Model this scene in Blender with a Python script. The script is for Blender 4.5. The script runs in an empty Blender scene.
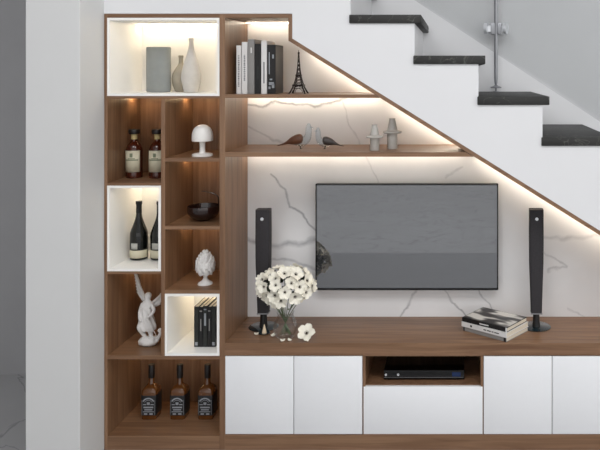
import bpy, bmesh, math, random
from mathutils import Vector, Matrix
random.seed(7)
SC = bpy.context.scene
COL = SC.collection
# ---------------------------------------------------------------- measures
D0 = 3.8          # camera to cabinet front (front plane is Y = 0)
F = 722.0         # focal length in px of a 600 px wide frame
CX, CY = 458.0, 72.0
H = 1.99          # camera height
DEP = 0.41        # cabinet depth
WB = 0.95         # far wall behind the stairs
def X(px, Y=0.0): return (px - CX) * (D0 + Y) / F
def Z(py, Y=0.0): return H - (py - CY) * (D0 + Y) / F
def S(n, Y=0.0): return n * (D0 + Y) / F

# ---------------------------------------------------------------- materials
def srgb(c):
    if isinstance(c, str):
        c = [int(c[i:i+2], 16) / 255 for i in (0, 2, 4)]
    else:
        c = [v / 255 for v in c]
    return tuple((v / 12.92 if v <= 0.04045 else ((v + 0.055) / 1.055) ** 2.4) for v in c) + (1,)
def newmat(name):
    m = bpy.data.materials.new(name); m.use_nodes = True
    nt = m.node_tree
    return m, nt, nt.nodes['Principled BSDF']
def mat(name, col, rough=0.5, metal=0.0, noise=0.05, nscale=30, bump=0.0, trans=0.0, ior=1.45, emit=None, estr=0.0, coat=0.0, spec=0.5):
    m, nt, b = newmat(name)
    c = srgb(col)
    tc = nt.nodes.new('ShaderNodeTexCoord')
    n = nt.nodes.new('ShaderNodeTexNoise'); n.inputs['Scale'].default_value = nscale; n.inputs['Detail'].default_value = 3
    nt.links.new(tc.outputs['Object'], n.inputs['Vector'])
    r = nt.nodes.new('ShaderNodeValToRGB')
    r.color_ramp.elements[0].position = 0.3; r.color_ramp.elements[1].position = 0.7
    r.color_ramp.elements[0].color = tuple(v * (1 - noise) for v in c[:3]) + (1,)
    r.color_ramp.elements[1].color = tuple(min(1, v * (1 + noise)) for v in c[:3]) + (1,)
    nt.links.new(n.outputs['Fac'], r.inputs['Fac'])
    nt.links.new(r.outputs['Color'], b.inputs['Base Color'])
    b.inputs['Roughness'].default_value = rough
    b.inputs['Metallic'].default_value = metal
    b.inputs['IOR'].default_value = ior
    b.inputs['Transmission Weight'].default_value = trans
    b.inputs['Coat Weight'].default_value = coat
    b.inputs['Specular IOR Level'].default_value = spec
    if bump:
        bp = nt.nodes.new('ShaderNodeBump'); bp.inputs['Strength'].default_value = bump; bp.inputs['Distance'].default_value = 0.002
        nt.links.new(n.outputs['Fac'], bp.inputs['Height']); nt.links.new(bp.outputs['Normal'], b.inputs['Normal'])
    if emit:
        b.inputs['Emission Color'].default_value = srgb(emit); b.inputs['Emission Strength'].default_value = estr
    return m
def wood(name, axis, dark, light, rough=0.38):
    m, nt, b = newmat(name)
    tc = nt.nodes.new('ShaderNodeTexCoord')
    mp = nt.nodes.new('ShaderNodeMapping')
    sc = {'x': (1.6, 30, 30), 'y': (30, 1.6, 30), 'z': (30, 30, 1.6)}[axis]
    mp.inputs['Scale'].default_value = sc
    nt.links.new(tc.outputs['Object'], mp.inputs['Vector'])
    n = nt.nodes.new('ShaderNodeTexNoise'); n.inputs['Scale'].default_value = 1.0; n.inputs['Detail'].default_value = 6
    n.inputs['Roughness'].default_value = 0.6; n.inputs['Distortion'].default_value = 0.8
    nt.links.new(mp.outputs[0], n.inputs['Vector'])
    r = nt.nodes.new('ShaderNodeValToRGB')
    r.color_ramp.elements[0].position = 0.3; r.color_ramp.elements[0].color = srgb(dark)
    r.color_ramp.elements[1].position = 0.72; r.color_ramp.elements[1].color = srgb(light)
    nt.links.new(n.outputs['Fac'], r.inputs['Fac'])
    nt.links.new(r.outputs['Color'], b.inputs['Base Color'])
    b.inputs['Roughness'].default_value = rough
    bp = nt.nodes.new('ShaderNodeBump'); bp.inputs['Strength'].default_value = 0.08; bp.inputs['Distance'].default_value = 0.001
    nt.links.new(n.outputs['Fac'], bp.inputs['Height']); nt.links.new(bp.outputs['Normal'], b.inputs['Normal'])
    return m
WD, WL = (107, 76, 53), (146, 113, 86)
WX = wood('walnut_grain_x', 'x', WD, WL); WZ = wood('walnut_grain_z', 'z', WD, WL); WY = wood('walnut_grain_y', 'y', WD, WL)

def marble_wall(name, base, lines):
    """white marble whose main veins follow given polylines (x, z, width, strength) on the slab"""
    m, nt, b = newmat(name)
    L = nt.links.new
    def N(t, **k):
        n = nt.nodes.new(t)
        for a, v in k.items(): setattr(n, a, v)
        return n
    def math_(op, a, bb=None, clamp=False):
        n = N('ShaderNodeMath', operation=op); n.use_clamp = clamp
        for i, v in enumerate((a, bb)):
            if v is None: continue
            if isinstance(v, (int, float)): n.inputs[i].default_value = v
            else: L(v, n.inputs[i])
        return n.outputs[0]
    tc = N('ShaderNodeTexCoord')
    nz = N('ShaderNodeTexNoise'); nz.inputs['Scale'].default_value = 9; nz.inputs['Detail'].default_value = 5
    L(tc.outputs['Object'], nz.inputs['Vector'])
    sub = N('ShaderNodeVectorMath', operation='SUBTRACT'); L(nz.outputs['Color'], sub.inputs[0]); sub.inputs[1].default_value = (.5, .5, .5)
    scl = N('ShaderNodeVectorMath', operation='SCALE'); L(sub.outputs[0], scl.inputs[0]); scl.inputs['Scale'].default_value = 0.07
    add = N('ShaderNodeVectorMath', operation='ADD'); L(tc.outputs['Object'], add.inputs[0]); L(scl.outputs[0], add.inputs[1])
    flat = N('ShaderNodeVectorMath', operation='MULTIPLY'); L(add.outputs[0], flat.inputs[0]); flat.inputs[1].default_value = (1, 0, 1)
    P = flat.outputs[0]
    total = None
    for pts, w, st in lines:
        dmin = None
        for (x0, z0), (x1, z1) in zip(pts, pts[1:]):
            A = (x0, 0, z0); Bv = (x1 - x0, 0, z1 - z0); l2 = Bv[0] ** 2 + Bv[2] ** 2
            pa = N('ShaderNodeVectorMath', operation='SUBTRACT'); L(P, pa.inputs[0]); pa.inputs[1].default_value = A
            dt = N('ShaderNodeVectorMath', operation='DOT_PRODUCT'); L(pa.outputs[0], dt.inputs[0]); dt.inputs[1].default_value = tuple(v / l2 for v in Bv)
            cl = N('ShaderNodeClamp'); L(dt.outputs['Value'], cl.inputs['Value'])
            sv = N('ShaderNodeVectorMath', operation='SCALE'); sv.inputs[0].default_value = Bv; L(cl.outputs[0], sv.inputs['Scale'])
            ds = N('ShaderNodeVectorMath', operation='DISTANCE'); L(pa.outputs[0], ds.inputs[0]); L(sv.outputs[0], ds.inputs[1])
            dmin = ds.outputs['Value'] if dmin is None else math_('MINIMUM', dmin, ds.outputs['Value'])
        k = math_('SUBTRACT', 1.0, math_('DIVIDE', dmin, w), clamp=True)
        k = math_('MULTIPLY', k, st)
        total = k if total is None else math_('MAXIMUM', total, k)
    n2 = N('ShaderNodeTexNoise'); n2.inputs['Scale'].default_value = 14; n2.inputs['Detail'].default_value = 3; L(tc.outputs['Object'], n2.inputs['Vector'])
    total = math_('MULTIPLY', total, math_('MULTIPLY', n2.outputs['Fac'], 2.1), clamp=True)
    n3 = N('ShaderNodeTexNoise'); n3.inputs['Scale'].default_value = 1.7; n3.inputs['Detail'].default_value = 4; L(tc.outputs['Object'], n3.inputs['Vector'])
    r = N('ShaderNodeValToRGB'); L(n3.outputs['Fac'], r.inputs['Fac'])
    bc = srgb(base)
    r.color_ramp.elements[0].position = .35; r.color_ramp.elements[0].color = tuple(v * .88 for v in bc[:3]) + (1,)
    r.color_ramp.elements[1].position = .62; r.color_ramp.elements[1].color = bc
    mx = N('ShaderNodeMixRGB'); L(total, mx.inputs[0]); L(r.outputs[0], mx.inputs[1]); mx.inputs[2].default_value = srgb((146, 147, 151))
    L(mx.outputs[0], b.inputs['Base Color'])
    b.inputs['Roughness'].default_value = 0.28
    return m
def marble(name, base, vein, scale=2.0, rough=0.2, width=.03, cloud=.8):
    m, nt, b = newmat(name)
    L = nt.links.new
    tc = nt.nodes.new('ShaderNodeTexCoord')
    nz = nt.nodes.new('ShaderNodeTexNoise'); nz.inputs['Scale'].default_value = scale; nz.inputs['Detail'].default_value = 8; nz.inputs['Distortion'].default_value = 1.2
    L(tc.outputs['Object'], nz.inputs['Vector'])
    r = nt.nodes.new('ShaderNodeValToRGB'); e = r.color_ramp.elements
    e[0].position = .5 - width; e[0].color = (0, 0, 0, 1); e[1].position = .5 + width; e[1].color = (0, 0, 0, 1)
    k = e.new(.5); k.color = (1, 1, 1, 1)
    L(nz.outputs['Fac'], r.inputs['Fac'])
    n2 = nt.nodes.new('ShaderNodeTexNoise'); n2.inputs['Scale'].default_value = scale * .8; n2.inputs['Detail'].default_value = 5; L(tc.outputs['Object'], n2.inputs['Vector'])
    r2 = nt.nodes.new('ShaderNodeValToRGB'); bc = srgb(base)
    r2.color_ramp.elements[0].position = .35; r2.color_ramp.elements[0].color = tuple(v * cloud for v in bc[:3]) + (1,)
    r2.color_ramp.elements[1].position = .65; r2.color_ramp.elements[1].color = bc
    L(n2.outputs['Fac'], r2.inputs['Fac'])
    mx = nt.nodes.new('ShaderNodeMixRGB'); L(r.outputs[0], mx.inputs[0]); L(r2.outputs[0], mx.inputs[1]); mx.inputs[2].default_value = srgb(vein)
    L(mx.outputs[0], b.inputs['Base Color']); b.inputs['Roughness'].default_value = rough
    return m

M = dict(
    paint=mat('white_wall_paint', (226, 227, 229), .6, noise=.01, nscale=3),
    pier=mat('warm_white_wall_paint', (210, 211, 211), .6, noise=.012, nscale=3),
    shaded_greywall=mat('shaded_grey_wall_paint', (160, 160, 162), .7, noise=.02, nscale=4),  # back wall grey darkened, shade put into the colour
    greywall=mat('grey_wall_paint', (196, 197, 199), .7, noise=.02, nscale=4),
    ceiling=mat('ceiling_paint', (240, 240, 240), .8, noise=.005),
    floor=marble('grey_floor_marble', (170, 170, 171), (138, 138, 140), 1.6, .25, .015, .92),
    tread=marble('black_stair_marble', (36, 36, 34), (92, 93, 88), 7, .55, .010, .6),
    door=mat('white_lacquer', (238, 240, 243), .3, noise=.005, coat=.2),
    liner=mat('white_niche_laminate', (244, 243, 240), .45, noise=.005),
    black=mat('black_plastic', (20, 20, 22), .35, noise=.1),
    gloss=mat('black_gloss', (8, 8, 10), .08, noise=.1),
    screen=mat('tv_glass', (143, 145, 148), .012, metal=.85, noise=.01, nscale=2),
    steel=mat('brushed_steel', (150, 152, 156), .35, metal=.8, noise=.05),
    steel_lt=mat('pale_steel', (215, 218, 222), .3, metal=.4, noise=.03),
    white=mat('white_plaster', (224, 222, 220), .6, noise=.04, nscale=60, bump=.2),
    ceramic=mat('white_ceramic', (236, 234, 230), .3, noise=.02),
    greyvase=mat('grey_green_ceramic', (140, 144, 142), .55, noise=.05, nscale=20),
    olive=mat('olive_grey_ceramic', (160, 152, 136), .6, noise=.08, nscale=25),
    stonevase=mat('pale_grey_ceramic', (202, 198, 192), .6, noise=.05, nscale=30),
    amber=mat('dark_amber_glass', (66, 26, 14), .12, noise=.08, coat=.4),
    whiskey=mat('amber_glass', (98, 58, 24), .15, noise=.15, nscale=20, coat=.5),
    bottle=mat('black_green_glass', (9, 11, 9), .12, noise=.1, coat=.2),
    cap=mat('black_cap', (28, 22, 20), .4, noise=.1),
    cream=mat('cream_label', (206, 200, 176), .6, noise=.03),
    creamneck=mat('gold_cream_band', (190, 170, 120), .5, noise=.05),
    blacklabel=mat('black_label', (26, 27, 30), .5, noise=.1),
    print=mat('silver_print', (150, 154, 160), .5, noise=.05),
    greenprint=mat('faded_green_print', (120, 128, 104), .6, noise=.05),
    silverlabel=mat('silver_label', (176, 176, 170), .5, noise=.08),
    darkbowl=mat('dark_lacquer', (34, 18, 16), .15, noise=.2, coat=.5),
    paper=mat('book_pages', (216, 208, 192), .8, noise=.06, nscale=200),
    bwhite=mat('white_cover', (222, 221, 220), .5, noise=.02),
    bgrey=mat('grey_cover', (140, 138, 136), .5, noise=.03),
    bblack=mat('black_cover', (22, 21, 22), .45, noise=.15),
    bdark=mat('charcoal_cover', (38, 40, 38), .5, noise=.2, nscale=60),
    bink=mat('grey_ink', (120, 120, 124), .6, noise=.05),
    iron=mat('dark_iron', (44, 38, 38), .45, metal=.4, noise=.1),
    birdbrown=mat('brown_wood_glaze', (92, 58, 40), .35, noise=.2, nscale=40),
    birdgrey=mat('charcoal_glaze', (66, 60, 58), .35, noise=.2, nscale=40),
    jar=mat('grey_stoneware', (184, 181, 175), .6, noise=.06, nscale=30),
    speaker=mat('speaker_cloth', (50, 48, 51), .75, noise=.15, nscale=220, bump=.2),
    petal=mat('cream_petal', (240, 236, 222), .6, noise=.04, nscale=50),
    centre=mat('dark_flower_centre', (58, 50, 38), .7, noise=.3, nscale=100),
    stem=mat('green_stem', (84, 100, 66), .6, noise=.15),
    leaf=mat('dark_leaf', (34, 44, 30), .5, noise=.25),
    candle=mat('cream_wax', (236, 216, 186), .5, noise=.04),
    teal=mat('dark_teal_glass', (20, 36, 42), .1, noise=.1, coat=.5),
    pot=mat('charcoal_pot', (60, 60, 62), .6, noise=.1),
    rug=mat('grey_rug', (164, 164, 166), .95, noise=.1, nscale=150, bump=.4),
    blue=mat('blue_display', (24, 44, 84), .2, noise=.1),
)
def emitter(name, col, st):
    m, nt, b = newmat(name)
    nt.nodes.remove(b)
    e = nt.nodes.new('ShaderNodeEmission'); e.inputs[0].default_value = col; e.inputs[1].default_value = st
    nt.links.new(e.outputs[0], nt.nodes['Material Output'].inputs[0])
    return m
WARM = (1.0, .86, .68, 1)
M['led'] = emitter('warm_led', WARM, 18)
M['led_dim'] = emitter('warm_led_dim', (1, .71, .40, 1), 16)
M['spot'] = emitter('warm_spot', (1, .72, .42, 1), 60)
M['led_niche'] = emitter('warm_led_niche', (1, .82, .58, 1), 24)
M['panel'] = emitter('added_panel_light', (.985, .985, .99, 1), 8.3)  # glow of the added, unseen ceiling panels
def clear(name, tint, gloss_w, rough=.05, fmul=1.0):
    m, nt, b = newmat(name); nt.nodes.remove(b)
    L = nt.links.new
    t = nt.nodes.new('ShaderNodeBsdfTransparent'); t.inputs[0].default_value = tint
    g = nt.nodes.new('ShaderNodeBsdfGlossy'); g.inputs['Roughness'].default_value = rough
    lw = nt.nodes.new('ShaderNodeLayerWeight'); lw.inputs[0].default_value = .25
    mu = nt.nodes.new('ShaderNodeMath'); mu.operation = 'MULTIPLY_ADD'; mu.inputs[1].default_value = fmul; mu.inputs[2].default_value = gloss_w
    mu.use_clamp = True
    L(lw.outputs['Fresnel'], mu.inputs[0])
    mx = nt.nodes.new('ShaderNodeMixShader'); L(mu.outputs[0], mx.inputs[0]); L(t.outputs[0], mx.inputs[1]); L(g.outputs[0], mx.inputs[2])
    L(mx.outputs[0], nt.nodes['Material Output'].inputs[0])
    return m
M['glass'] = clear('clear_vase_glass', (.975, .98, .98, 1), .01, .03, .3)
M['birdglass'] = clear('pale_blue_glass', (.90, .95, .98, 1), .02, .25, .25)
M['rail_glass'] = clear('railing_glass', (.985, .99, .99, 1), .0, .02, .2)

# ---------------------------------------------------------------- mesh helpers
def bx(bm, x0, x1, y0, y1, z0, z1, bev=0.0, seg=2, rot=None, at=None):
    r = bmesh.ops.create_cube(bm, size=1.0)
    vs = r['verts']
    c = Vector(((x0 + x1) / 2, (y0 + y1) / 2, (z0 + z1) / 2)); s = (abs(x1 - x0), abs(y1 - y0), abs(z1 - z0))
    for v in vs: v.co = Vector((v.co.x * s[0], v.co.y * s[1], v.co.z * s[2])) + c
    geo = vs
    if bev:
        es = list({e for v in vs for e in v.link_edges})
        g = bmesh.ops.bevel(bm, geom=es, offset=bev, segments=seg, affect='EDGES', profile=.5)
        geo = list({v for f in g['faces'] for v in f.verts} | {v for v in vs if v.is_valid})
    if rot is not None:
        bmesh.ops.transform(bm, matrix=Matrix.Translation(at or c) @ rot @ Matrix.Translation(-(at or c)), verts=geo)
    return geo
def lathe(bm, prof, seg=32, c=(0, 0, 0), sx=1, sy=1, close=True):
    rings = []
    for r, z in prof:
        if r < 1e-5: rings.append([bm.verts.new((c[0], c[1], c[2] + z))])
        else: rings.append([bm.verts.new((c[0] + sx * r * math.cos(2 * math.pi * i / seg), c[1] + sy * r * math.sin(2 * math.pi * i / seg), c[2] + z)) for i in range(seg)])
    for a, b in zip(rings, rings[1:]):
        if len(a) == 1 and len(b) == 1: continue
        for i in range(seg):
            j = (i + 1) % seg
            if len(a) == 1: bm.faces.new((a[0], b[j], b[i]))
            elif len(b) == 1: bm.faces.new((a[i], a[j], b[0]))
            else: bm.faces.new((a[i], a[j], b[j], b[i]))
    if close:
        for ring in (rings[0], rings[-1]):
            if len(ring) > 1:
                try: bm.faces.new(ring)
                except ValueError: pass
def smooth_prof(pts, n=6):
    out = []
    P = [pts[0]] + list(pts) + [pts[-1]]
    for i in range(1, len(P) - 2):
        p0, p1, p2, p3 = P[i-1:i+3]
        for k in range(n):
            t = k / n
            out.append(tuple(.5 * ((2 * p1[j]) + (-p0[j] + p2[j]) * t + (2 * p0[j] - 5 * p1[j] + 4 * p2[j] - p3[j]) * t * t + (-p0[j] + 3 * p1[j] - 3 * p2[j] + p3[j]) * t ** 3) for j in range(len(p1))))
    out.append(tuple(pts[-1]))
    return [tuple([max(0, q[0])] + list(q[1:])) for q in out] if len(pts[0]) == 2 else out
def tube(bm, pts, r, seg=10):
    pts = [Vector(p) for p in pts]
    n = len(pts); rr = r if isinstance(r, (list, tuple)) else [r] * n
    rings = []; ref = None
    for i, p in enumerate(pts):
        d = (pts[min(i + 1, n - 1)] - pts[max(i - 1, 0)]).normalized()
        if ref is None: ref = d.orthogonal().normalized()
        ref = (ref - d * ref.dot(d))
        ref = ref.normalized() if ref.length > 1e-6 else d.orthogonal().normalized()
        b = d.cross(ref)
        rings.append([bm.verts.new(p + rr[i] * (math.cos(2 * math.pi * k / seg) * ref + math.sin(2 * math.pi * k / seg) * b)) for k in range(seg)])
    for a, b in zip(rings, rings[1:]):
        for k in range(seg): bm.faces.new((a[k], a[(k + 1) % seg], b[(k + 1) % seg], b[k]))
    bm.faces.new(rings[0]); bm.faces.new(rings[-1])
def ball(bm, c, r, sx=1, sy=1, sz=1, u=16, v=10, rot=None):
    m = Matrix.Translation(c) @ (rot or Matrix.Identity(4)) @ Matrix.Diagonal((sx * r, sy * r, sz * r, 1))
    return bmesh.ops.create_uvsphere(bm, u_segments=u, v_segments=v, radius=1, matrix=m)['verts']
def prism(bm, poly, y0, y1):
    """poly = list of (x, z), extruded along Y"""
    a = [bm.verts.new((x, y0, z)) for x, z in poly]; b = [bm.verts.new((x, y1, z)) for x, z in poly]
    n = len(poly)
    bm.faces.new(a); bm.faces.new(list(reversed(b)))
    for i in range(n): bm.faces.new((a[i], b[i], b[(i + 1) % n], a[(i + 1) % n]))
def BM(): return bmesh.new()
def obj(name, bm, m, parent=None, smooth=False, loc=None, angle=40):
    bmesh.ops.recalc_face_normals(bm, faces=bm.faces[:])
    me = bpy.data.meshes.new(name); bm.to_mesh(me); bm.free()
    for k in (m if isinstance(m, (list, tuple)) else [m]): me.materials.append(k)
    if smooth:
        for p in me.polygons: p.use_smooth = True
        try: me.set_sharp_from_angle(angle=math.radians(angle))
        except Exception: pass
    o = bpy.data.objects.new(name, me); COL.objects.link(o)
    if parent: o.parent = parent
    if loc: o.location = loc
    return o
def tag(o, label, cat, group=None):
    o['label'] = label; o['category'] = cat
    if group: o['group'] = group
    return o
def thing(name, label, cat, loc=(0, 0, 0), rz=0, group=None):
    o = bpy.data.objects.new(name, None); COL.objects.link(o)
    o.location = loc; o.rotation_euler = (0, 0, rz); o.empty_display_size = .05
    return tag(o, label, cat, group)
def struct(name, bm, m, smooth=False):
    o = obj(name, bm, m, None, smooth); o['kind'] = 'structure'; return o
def dup(root, loc, label, rz=None, group=None):
    def cp(o, parent):
        c = o.copy(); COL.objects.link(c)
        if parent: c.parent = parent
        for ch in [k for k in bpy.data.objects if k.parent == o]: cp(ch, c)
        return c
    r = cp(root, None); r.location = loc; r['label'] = label
    if rz is not None: r.rotation_euler = (0, 0, rz)
    if group: r['group'] = group
    return r
def board(name, parent, m, px0, px1, py0, py1, y0=0.0, y1=DEP, bev=.0008, org=(0, 0, 0)):
    bm = BM()
    bx(bm, X(px0) - org[0], X(px1) - org[0], y0 - org[1], y1 - org[1], Z(py1) - org[2], Z(py0) - org[2], bev, 1)
    return obj(name, bm, m, parent)

# ---------------------------------------------------------------- setting
RX0, RX1, RY0, CZ = -4.2, 3.6, -9.0, 4.6
b = BM(); bx(b, RX0 - .1, RX1, RY0, WB + .15, -.12, 0); struct('floor', b, M['floor'])
b = BM(); bx(b, RX0 - .1, RX1, RY0, WB + .15, CZ, CZ + .12); struct('ceiling', b, M['ceiling'])
b = BM(); bx(b, -2.3, RX1, WB, WB + .15, 0, CZ); struct('wall_back', b, M['greywall'])
b = BM(); bx(b, RX0 - .1, -2.3, WB, WB + .15, 0, CZ); struct('wall_back_shaded', b, M['shaded_greywall'])  # left end of the back wall, its shade painted in as darker grey
b = BM(); bx(b, RX0 - .1, RX0, RY0, WB, 0, CZ); struct('wall_left', b, M['greywall'])
XL = X(104)
b = BM(); bx(b, -2.13, XL, -.245, 0.60, 0, CZ, .003, 1); struct('wall_pier', b, M['pier'])
# marble slab behind the open shelves
def V(*pts): return [(X(x, DEP), Z(y, DEP)) for x, y in pts]
veins = [
    (V((244, 105), (262, 107), (275, 102), (295, 104), (315, 107), (330, 103), (345, 99), (364, 95)), .010, .75),
    (V((270, 176), (284, 190), (290, 206), (302, 214), (317, 232)), .010, .75),
    (V((246, 239), (262, 243), (280, 246), (298, 244), (318, 238)), .022, .6),
    (V((274, 258), (295, 262), (318, 270)), .014, .5),
    (V((250, 128), (275, 141), (300, 148)), .010, .35),
    (V((543, 236), (560, 240), (580, 238), (612, 233)), .018, .3),
    (V((540, 251), (560, 262), (567, 265), (548, 270)), .010, .35),
    (V((418, 286), (407, 305), (398, 320)), .009, .6),
    (V((440, 286), (468, 318)), .008, .55),
    (V((476, 286), (492, 313)), .008, .55),
    (V((444, 177), (462, 166)), .010, .3),
    (V((340, 100), (352, 128), (368, 160), (380, 186)), .007, .25),
    (V((568, 308), (592, 320), (620, 318)), .008, .35),
]
b = BM(); LN0 = lambda x: 70.5 + .625 * (x - 340)
prism(b, [(X(222), 0), (X(222), Z(15)), (X(291), Z(15)), (X(291), Z(LN0(291))), (X(768), Z(LN0(768))), (X(768), 0)], DEP + .0005, DEP + .06); struct('wall_marble', b, marble_wall('white_veined_marble', (240, 240, 241), veins))

# staircase above the shelves ------------------------------------------------
st = thing('staircase', 'white plastered staircase with black marble treads climbing to the upper left', 'staircase', (X(990), WB / 2, 0))
so = (X(990), WB / 2, 0)
LN = lambda x: 70.5 + .625 * (x - 340)          # diagonal line in front-plane pixels
def tx(n): return 349 + 64.0 * n
def tb(n): return 23.4 + 40.8 * n               # underside of tread n
prof = []
nlo, nhi = -3, 9
poly = [(X(104), Z(13.6)), (X(104), Z(tb(nlo)))]
for n in range(nlo, nhi + 1):
    rx = tx(n + 1) + 1.5
    if n > nlo: poly.append((X(tx(n) + 1.5), Z(tb(n))))
    poly.append((X(rx), Z(tb(n))))
poly.append((X(tx(nhi + 1) + 1.5), 0))
poly += [(X(776), 0), (X(776), Z(LN(776) - 2.2)), (X(292.3), Z(LN(292.3) - 2.2)), (X(292.3), Z(13.6))]
b = BM(); prism(b, [(x - so[0], z) for x, z in poly], 0.0 - so[1], WB - so[1])
obj('stair_body', b, M['paint'], st)
for n in range(nlo, nhi + 1):
    b = BM()
    x0 = X(tx(n)) if n > nlo else X(104)
    bx(b, x0 - so[0] + (.002 if n > nlo else 0), X(tx(n) + 72.3) - so[0], -.012 - so[1], WB - .002 - so[1], Z(tb(n)), Z(tb(n) - 8.6), .004, 2)
    obj('stair_tread', b, M['tread'], st, True)
# skirting band on the far wall following the stairs
Lb = lambda x: 17 + .655 * (x - 440)
b = BM()
pts = [(-120, Lb(-120)), (860, Lb(860)), (860, Lb(860) + 150), (-120, Lb(-120) + 150)]
prism(b, [(X(x, WB), Z(y, WB)) for x, y in pts], WB - .016, WB + .01)
struct('trim_1', b, M['paint'])

# glass railing post ----------------------------------------------------------
PY = .86
pz0 = Z(tb(2) - 8.6)
pX = X(496.0, PY)
gp = thing('railing_post', 'slim steel railing post with round glass clamps standing on a black stair tread', 'railing post', (pX, PY, pz0))
b = BM()
zf = Z(87.6, PY) - pz0
lathe(b, [(.006, 0), (.006, zf + .01), (.010, zf + .03), (.013, zf + .06), (.013, 1.0)], 20)
obj('post', b, M['steel'], gp, True)
b = BM(); lathe(b, [(.02, 0), (.02, .004), (.008, .006)], 24); lathe(b, [(.033, zf - .003), (.036, zf), (.036, zf + .004), (.016, zf + .012), (.010, zf + .016)], 24)
obj('base_flange', b, M['steel'], gp, True)
zc = Z(28.8, PY) - pz0
for s in (-1, 1):
    b = BM(); bx(b, s * .008, s * .036, -.016, .016, zc - .038, zc + .038, .004, 2)
    cl = obj('glass_clamp', b, M['steel'], gp, True)
    b = BM(); bmesh.ops.create_cone(b, cap_ends=True, segments=28, radius1=.036, radius2=.036, depth=.02)
    bmesh.ops.transform(b, matrix=Matrix.Translation((s * .062, -.012, zc)) @ Matrix.Rotation(math.radians(70), 4, 'Z') @ Matrix.Rotation(math.pi / 2, 4, 'X'), verts=b.verts[:])
    bx(b, s * .03, s * .06, -.014, .004, zc - .02, zc + .02)
    obj('clamp_disc', b, M['steel_lt'], cl, True)
for s, lab in ((-1, 'clear glass railing panel held on the upper side of the steel post'), (1, 'clear glass railing panel held on the lower side of the steel post')):
    b = BM()
    xa, xb = pX + s * .0375, pX + s * .95
    sl = .64
    def zb(x): return zc + pz0 - .30 - sl * (x - pX)
    poly = [(xa, zb(xa) + .16), (xb, zb(xb) + .16), (xb, zb(xb) + .95), (xa, zb(xa) + .95)]
    prism(b, poly, PY + .006, PY + .016)
    tag(obj('glass_panel', b, M['rail_glass']), lab, 'glass panel', 'glass railing panels')

# ---------------------------------------------------------------- tall cabinet
ck = thing('display_cabinet', 'tall walnut display cabinet of open niches beside the white pier', 'cabinet', (X(162), .2, 0))
o0 = (X(162), .2, 0)
TL, TR = 107.3, 219.5
bd = lambda name, m, a, b_, c, d, **k: board(name, ck, m, a, b_, c, d, org=o0, **k)
bd('side_panel', WZ, 104.2, TL, 14, 450 - .01)
bd('side_panel', WZ, TR, 225, 14, 450 - .01)
bd('top_panel', WX, TL, TR, 14, 17.8)
bd('back_panel', WZ, TL, TR, 17.8, 449.5, y0=DEP - .012, y1=DEP)
YB = DEP - .012
bd('bottom_panel', WX, TL, TR, 436, 449.98, y1=YB)
bd('shelf', WX, TL, TR, 96, 98.6, y1=YB)
bd('divider', WZ, 161, 165, 98.6, 355.7, y1=YB)
bd('shelf', WX, TL, 161, 182.8, 185.6, y1=YB)
bd('shelf', WX, TL, 161, 271.2, 274, y1=YB)
bd('shelf', WX, TL, TR, 355.7, 359.4, y1=YB)
bd('shelf', WX, 165, TR, 158.2, 161.6, y1=YB)
bd('shelf', WX, 165, TR, 226, 229.5, y1=YB)
bd('shelf', WX, 165, TR, 290.3, 293.7, y1=YB)
def liner(a, b_, c, d, t=2.4):
    bm = BM()
    x0, x1, z0, z1 = X(a) - o0[0] + .0003, X(b_) - o0[0] - .0003, Z(d) + .0003, Z(c) - .0003
    w = S(t); y0, y1 = -.003 - o0[1], YB - .0005 - o0[1]
    bx(bm, x0, x0 + w, y0, y1, z0, z1); bx(bm, x1 - w, x1, y0, y1, z0, z1)
    bx(bm, x0 + w, x1 - w, y0, y1, z0, z0 + w); bx(bm, x0 + w, x1 - w, y0, y1, z1 - w, z1)
    bx(bm, x0 + w, x1 - w, y1 - .006, y1, z0 + w, z1 - w)
    return obj('niche_lining', bm, M['liner'], ck)
liner(TL, TR, 17.8, 96); liner(TL, 161, 185.6, 271.2); liner(165, TR, 293.7, 355.7)
def led(parent, org, a, b_, top, y0, y1, m, hgt=.005):
    bm = BM()
    bx(bm, X(a) - org[0], X(b_) - org[0], y0 - org[1], y1 - org[1], Z(top) - hgt - org[2], Z(top) - .0005 - org[2], .001, 1)
    l = obj('led_strip', bm, m, parent); l['label'] = 'glowing warm light strip'
    return l
y_, y2_ = YB - .085, YB - .075
led(ck, o0, 110.5, 216.5, 20.2, YB - .07, YB - .055, M['led_niche'])
led(ck, o0, 110.5, 158, 188, YB - .085, YB - .07, M['led_niche'])
led(ck, o0, 168.5, 216.5, 296.1, YB - .085, YB - .07, M['led_niche'])
led(ck, o0, 109, 159.5, 98.6, y_, y2_, M['led_dim'])
led(ck, o0, 166.5, 218, 98.6, y_, y2_, M['led_dim'])
led(ck, o0, 166.5, 218, 161.6, y_, y2_, M['led_dim'])
led(ck, o0, 166.5, 218, 229.5, y_, y2_, M['led_dim'])
led(ck, o0, 109, 159.5, 274, y_, y2_, M['led_dim'])
led(ck, o0, 109, 218, 359.4, y_, y2_, M['led_dim'])
for px_, top in ((109.3, 98.6), (167, 98.6), (167, 161.6), (167, 229.5), (109.3, 274)):
    bm = BM(); lathe(bm, [(.012, -.0005), (.012, -.004), (.010, -.006)], 20, (X(px_) + .012 - o0[0], .285 - o0[1], Z(top) - o0[2]))
    l = obj('spot_light', bm, M['spot'], ck, True); l['label'] = 'small glowing warm spot light'

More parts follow.
